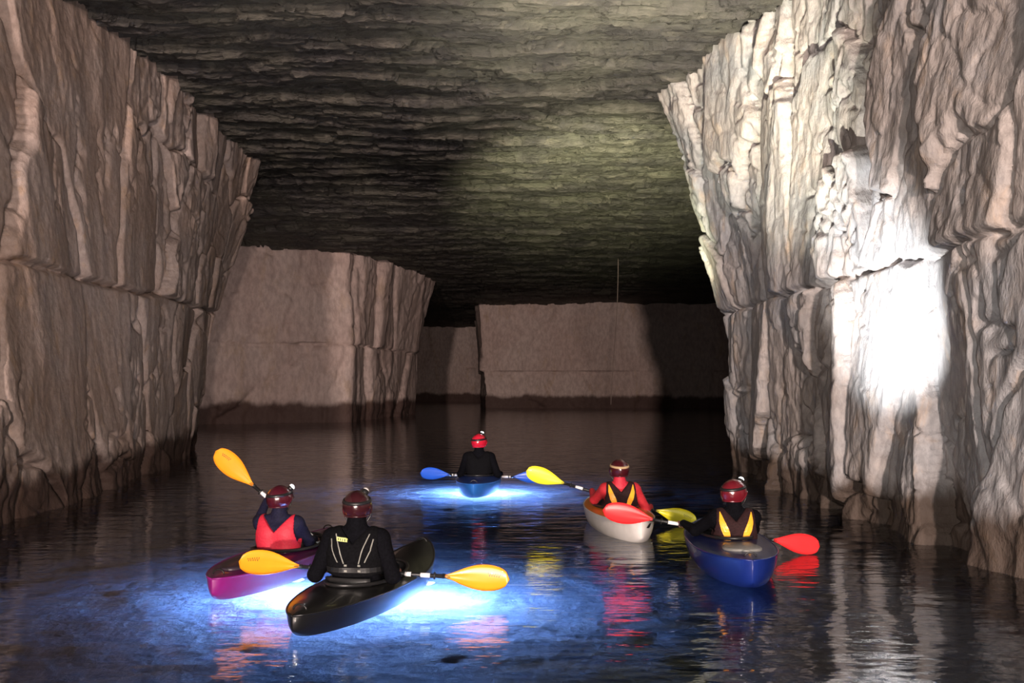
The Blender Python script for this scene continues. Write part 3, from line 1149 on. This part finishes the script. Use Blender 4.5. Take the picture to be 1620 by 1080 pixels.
    if hatch:
        hy, hl, hw, hcol = hatch
        V = []
        Fc = []
        for r_, up_ in ((1.0, 0.002), (1.0, 0.016), (0.9, 0.022), (0.0, 0.026)):
            for k in range(28):
                w = 2 * PI * k / 28
                x, y = hw * r_ * math.sin(w), hy + hl * r_ * math.cos(w)
                V.append((x, y, zd(x, y) + up_))
        for r_ in range(3):
            for k in range(28):
                a, b = r_ * 28 + k, r_ * 28 + (k + 1) % 28
                Fc.append((a, a + 28, b + 28, b))
        link('hatch', mesh('hatch', V, Fc), mat('hatch_' + '_'.join('%03d' % int(c_ * 1000) for c_ in hcol), hcol, 0.45), root)
    if handle:
        for sgn in (-1, 1):
            y0 = sgn * (L / 2 - 0.10)
            z0 = zd(0, y0)
            pts = [(0.045 * math.cos(t), y0, z0 + 0.003 + 0.035 * math.sin(t)) for t in np.linspace(0, PI, 9)]
            link('carry_handle', mesh('carry_handle', *tube(pts, 0.006, 6)), M_PBLK, root)
    if mark:
        # dark printed swoosh on the stern
        V, Fc = [], []
        for i in range(9):
            t = i / 8
            s0 = -0.93 + 0.0 * t
            y = -L / 2 + 0.05 + 0.12 * t
            w = half(y / (L / 2))
            wd = 0.018 * math.sin(PI * t) + 0.002
            for e in (-1, 1):
                V.append((w * 0.985 + 0.004, y - 0.0, zs(y / (L / 2)) - 0.06 + 0.03 * t + e * wd))
        for i in range(8):
            Fc.append((2 * i, 2 * i + 2, 2 * i + 3, 2 * i + 1))
        link('hull_mark', mesh('hull_mark', V, Fc, False), M_PBLK, root)
    if hull_lamp:
        (lx, ly, lz), power, colr = hull_lamp
        V, Fc = [], []
        for j in range(7):
            e = -PI / 2 + PI * j / 6
            for k in range(14):
                w = 2 * PI * k / 14
                V.append((lx + 0.05 * math.cos(e) * math.cos(w), ly + 0.09 * math.cos(e) * math.sin(w), lz + 0.028 * math.sin(e)))
        for j in range(6):
            for k in range(14):
                Fc.append((j * 14 + k, j * 14 + (k + 1) % 14, (j + 1) * 14 + (k + 1) % 14, (j + 1) * 14 + k))
        link('hull_lamp', mesh('hull_lamp', V, Fc), M_PODL, root)
        lt = bpy.data.lights.new('hull_lamp_light', 'SPOT')
        lt.spot_size, lt.spot_blend = math.radians(175), 0.30
        lt.energy, lt.color, lt.shadow_soft_size = power, colr, 0.06
        lo = bpy.data.objects.new('hull_lamp_light', lt)
        C.objects.link(lo)
        lo.parent = root
        lo.location = (lx, ly, -0.36)
    return root


def make_paddle(a, b, na, nb, col, label, length=0.47, width=0.19, shaft_mat=None, white=((0.30, 0.42),), mark=True, emboss=0):
    """a, b: centres of the two blades; na, nb: directions the blade faces look."""
    a, b = Vector(a), Vector(b)
    mid = (a + b) / 2
    root = empty('paddle', mid)
    tag(root, label, 'paddle', 'paddles held by the kayakers')
    mb = mat('blade_' + '_'.join('%03d' % int(c * 1000) for c in col), col, 0.35, var=0.05, scale=8, coat=0.2)
    ax = (b - a).normalized()
    half = (b - a).length / 2
    inner = half - length * 0.42
    link('shaft', mesh('shaft', *tube([ax * -inner, ax * (-inner / 2), ax * 0, ax * (inner / 2), ax * inner], 0.0155, 12)), shaft_mat or M_PBLK, root)
    for (t0, t1) in white:
        for sgn in (-1, 1):
            p0, p1 = ax * (sgn * inner * t0), ax * (sgn * inner * t1)
            link('shaft_band', mesh('shaft_band', *tube([p0, p1], 0.0172, 12)), M_WHITE, root)
    for sgn in (-1, 1):
        c = ax * (sgn * inner * 0.80)
        link('drip_ring', mesh('drip_ring', *tube([c - ax * 0.008, c, c + ax * 0.008], [0.018, 0.032, 0.018], 12)), M_PBLK, root)
        link('ferrule', mesh('ferrule', *tube([ax * (sgn * (inner - 0.06)), ax * (sgn * inner)], 0.0185, 12)), M_PBLK, root)
    for sgn, cen, nrm in ((-1, a - mid, na), (1, b - mid, nb)):
        d = ax * sgn
        nv = Vector(nrm)
        nv = (nv - d * nv.dot(d)).normalized()
        w_ = d.cross(nv)
        if w_.z < 0:
            w_ = -w_
        n, m = 18, 8
        V, Fc = [], []

        def pt(t, q, off):
            prof = (0.10 + 0.90 * math.sin(PI / 2 * min(1, t / 0.62)) ** 1.25) if t < 0.62 else math.sqrt(max(0, 1 - ((t - 0.62) / 0.38) ** 2.3))
            hw = width / 2 * prof
            skew = 0.012 * t
            cup = 0.020 * (q * q) * prof - 0.030 * t * t + 0.012
            return cen + d * ((t - 0.5) * length) + w_ * (hw * q + skew) + nv * (cup + off)
        for off in (0.003, -0.003):
            for i in range(n + 1):
                for j in range(m + 1):
                    V.append(pt(i / n, -1 + 2 * j / m, off + (0.008 if off > 0 else 0) * math.exp(-((-1 + 2 * j / m) / 0.18) ** 2) * (1 - i / n)))
        off = (n + 1) * (m + 1)
        for i in range(n):
            for j in range(m):
                k = i * (m + 1) + j
                Fc.append((k, k + 1, k + m + 2, k + m + 1))
                Fc.append((off + k, off + k + m + 1, off + k + m + 2, off + k + 1))
        ring = [i * (m + 1) for i in range(n + 1)] + [n * (m + 1) + j for j in range(1, m + 1)] + [i * (m + 1) + m for i in range(n - 1, -1, -1)] + [j for j in range(m - 1, 0, -1)]
        for i in range(len(ring)):
            p, q = ring[i], ring[(i + 1) % len(ring)]
            Fc.append((p, p + off, q + off, q))
        bl = link('blade', mesh('blade', V, Fc), mb, root)
        if mark:
            # small dark printed scrawl near the tip
            V, Fc = [], []
            N = 40
            for i in range(N + 1):
                t = i / N
                tt = 0.66 + 0.20 * t
                qq = 0.30 + 0.13 * math.sin(t * 34) * (1 if (i % 2) else 0.9) - 0.06 * t
                for e in (-0.045, 0.045):
                    V.append(pt(tt, qq + e, 0.0055))
            for i in range(N):
                Fc.append((2 * i, 2 * i + 2, 2 * i + 3, 2 * i + 1))
            link('printed_mark', mesh('printed_mark', V, Fc, False), M_PBLK, bl)
    return root


def pix(px, py, d):
    return Vector(((px - 810.0) / F * d, d, CAM_H - (py - HOR) / F * d))


def grips(a, b, person_loc, spread=0.34, shift=0.0):
    a, b = Vector(a), Vector(b)
    ax = (b - a).normalized()
    p = Vector(person_loc) + Vector((0, 0, 0.4))
    t = (p - a).dot(ax) + shift
    return (a + ax * (t - spread), a + ax * (t + spread)), ax


R = math.radians
ORANGE = (1.0, 0.33, 0.015)
LAMPBLUE = (0.52, 0.68, 1.0)

# --- near kayaker in black, black kayak, orange paddle
k_loc = Vector((-1.05, 7.45, 0))
make_kayak(k_loc, -R(15), 2.42, 0.62, 'black kayak pointing away in the foreground, its bow turned up', (0.006, 0.006, 0.007), (0.009, 0.009, 0.009),
           sheer=0.15, bow_rise=0.13, stern_rise=0.0, seat_y=-0.22, crown=0.045, hull_lamp=((0.16, 0.84, -0.12), 260, LAMPBLUE))
p_loc = k_loc + Matrix.Rotation(-R(15), 3, 'Z') @ Vector((0, -0.24, -0.02))
a, b = pix(425, 893, 7.50), pix(755, 915, 7.38)
g, ax = grips(a, b, p_loc, 0.25)
make_paddle(a, b, (0.0, -1, 0.55), (0.0, -1, 0.35), ORANGE, 'orange-bladed paddle lying across the lap of the black-clad foreground kayaker', white=((0.62, 0.74), (0.42, 0.5)))
make_person(p_loc, -R(6), 'person in black jacket and black life vest seated in the foreground black kayak', 'kayakers seen from behind',
            M_BLACK, M_BLKV, g, ax, head_yaw=R(-6), helmet_col=(0.030, 0.006, 0.009), lamp_on=False, style='piping', collar=M_BLACK, big=0.90, scale=0.97)

# --- kayaker in red vest, purple kayak, orange paddle raised
k_loc = Vector((-1.95, 8.50, 0))
make_kayak(k_loc, -R(12), 2.3, 0.62, 'purple kayak at the left, just behind the black one', (0.19, 0.008, 0.14), (0.085, 0.006, 0.062), sheer=0.17, bow_rise=0.06,
           stern_rise=0.0, seat_y=-0.02, hatch=(-0.72, 0.22, 0.12, (0.03, 0.02, 0.03)), hull_lamp=((0.20, -0.10, -0.13), 230, LAMPBLUE))
p_loc = k_loc + Matrix.Rotation(-R(12), 3, 'Z') @ Vector((0, -0.02, -0.03))
a, b = pix(370, 741, 9.0), pix(588, 930, 8.85)
g, ax = grips(a, b, p_loc, 0.27, -0.05)
make_paddle(a, b, (0.2, -1, 0.1), (0.3, -1, 0.1), ORANGE, 'orange-bladed paddle lifted steeply by the red-vested kayaker at the left', shaft_mat=M_PBLK, white=((0.02, 0.36), (0.66, 0.80)))
make_person(p_loc, -R(8), 'person in red life vest and navy sleeves in the purple kayak', 'kayakers seen from behind',
            M_NAVY, M_REDV, g, ax, head_yaw=R(25), helmet_col=(0.055, 0.006, 0.013), style='vneck', collar=M_NAVY, scale=0.87, lamp_az=42, lamp_el=44,
            spot=[((-1.5, 24, 7.4), 1500, (1.0, 0.92, 0.92), 95, 1.0)])

# --- far kayaker, blue kayak and paddle
k_loc = Vector((-0.50, 15.4, 0))
make_kayak(k_loc, -R(2), 2.5, 0.66, 'small blue kayak farthest away, ringed by white glow', (0.02, 0.12, 0.42), (0.015, 0.05, 0.25), sheer=0.18, bow_rise=0.05, seat_y=-0.10,
           hull_lamp=((0.0, 0.25, -0.13), 640, LAMPBLUE))
p_loc = k_loc + Vector((0, -0.10, -0.01))
a, b = pix(688, 750, 15.7), pix(836, 755, 15.5)
g, ax = grips(a, b, p_loc, 0.30)
make_paddle(a, b, (0.05, -1, 0.25), (0.0, -1, 0.25), (0.015, 0.09, 0.55), 'blue-bladed paddle held level by the farthest kayaker', white=((0.60, 0.86),), mark=False)
make_person(p_loc, -R(2), 'person in dark jacket and bright red helmet in the farthest kayak', 'kayakers seen from behind',
            M_BLACK, M_BLKV, g, ax, head_yaw=R(25), helmet_col=(0.45, 0.010, 0.03), lamp_az=10, lamp_el=62, style='plain', collar=M_BLACK, scale=0.97,
            spot=[((-8.0, 43, 3.3), 6500, (1.0, 0.83, 0.76), 46, 1.0)])

# --- kayaker in red jacket, white and orange kayak, yellow paddle
k_loc = Vector((1.17, 11.25, 0))
make_kayak(k_loc, R(6), 2.35, 0.64, 'white kayak with orange deck carrying the red-jacketed kayaker', (0.62, 0.60, 0.58), (0.85, 0.25, 0.02), sheer=0.20, bow_rise=0.05, seat_y=-0.08, mark=True)
p_loc = k_loc + Vector((0.02, -0.08, -0.04))
a, b = pix(862, 755, 11.75), pix(1070, 817, 11.45)
g, ax = grips(a, b, p_loc, 0.34, 0.0)
make_paddle(a, b, (0.1, -1, 0.1), (0.0, -1, 0.3), (0.90, 0.82, 0.03), 'yellow-bladed paddle held by the red-jacketed kayaker', white=((0.55, 0.70),))
make_person(p_loc, R(4), 'person in red jacket with yellow reflective tapes on the vest', 'kayakers seen from behind',
            M_REDJ, M_MARV, g, ax, head_yaw=R(0), helmet_col=(0.05, 0.006, 0.01), lamp_az=0, lamp_el=18, style='strips', collar=M_REDV, scale=0.91,
            band=mat('tan_strap', (0.45, 0.32, 0.18), 0.5), spot=[((2.6, 29.0, 7.4), 36000, (0.95, 0.95, 0.60), 30, 1.0)])

# --- kayaker at the right in dark clothes, blue kayak, red paddle
k_loc = Vector((1.92, 8.98, 0))
make_kayak(k_loc, -R(3), 2.35, 0.70, 'dark blue kayak at the right with an oval stern hatch', (0.007, 0.020, 0.15), (0.006, 0.014, 0.09), sheer=0.21, bow_rise=0.05, seat_y=-0.06,
           hatch=(-0.70, 0.17, 0.16, (0.20, 0.20, 0.19)), full=2.6)
p_loc = k_loc + Vector((0.03, -0.10, -0.06))
a, b = pix(993, 815, 9.30), pix(1260, 860, 9.47)
g, ax = grips(a, b, p_loc, 0.32)
make_paddle(a, b, (0.0, -1, 0.3), (0.0, -1, 0.2), (0.95, 0.03, 0.035), 'red-bladed paddle held by the kayaker at the right', white=((0.54, 0.70), (0.22, 0.30)), mark=False)
make_person(p_loc, -R(3), 'person in dark clothes with yellow tapes in the dark blue kayak at the right', 'kayakers seen from behind',
            M_BLACK, M_MARV, g, ax, head_yaw=R(42), helmet_col=(0.12, 0.008, 0.015), lamp_az=10, lamp_el=50, style='strips', collar=M_BLACK, scale=0.92,
            spot=[((4.15, 11.2, 2.5), 3000, (1.0, 0.98, 0.95), 44, 1.0), ((2.3, 16.2, 7.4), 10500, (1.0, 0.95, 0.74), 50, 1.0)])

# ------------------------------------------------------------------ rope hanging from the roof
tp, bt = pix(978, 405, 47.0), pix(968, 640, 47.0)
pts = [tp.lerp(bt, t) + Vector((0.05 * math.sin(5 * t), 0, 0)) for t in np.linspace(0, 1, 14)]
tag(link('hanging_rope', mesh('hanging_rope', *tube(pts, 0.02, 6)), mat('pale_rope', (0.22, 0.17, 0.15), 0.8)), 'thin pale rope hanging from the roof before the far pillar', 'rope')
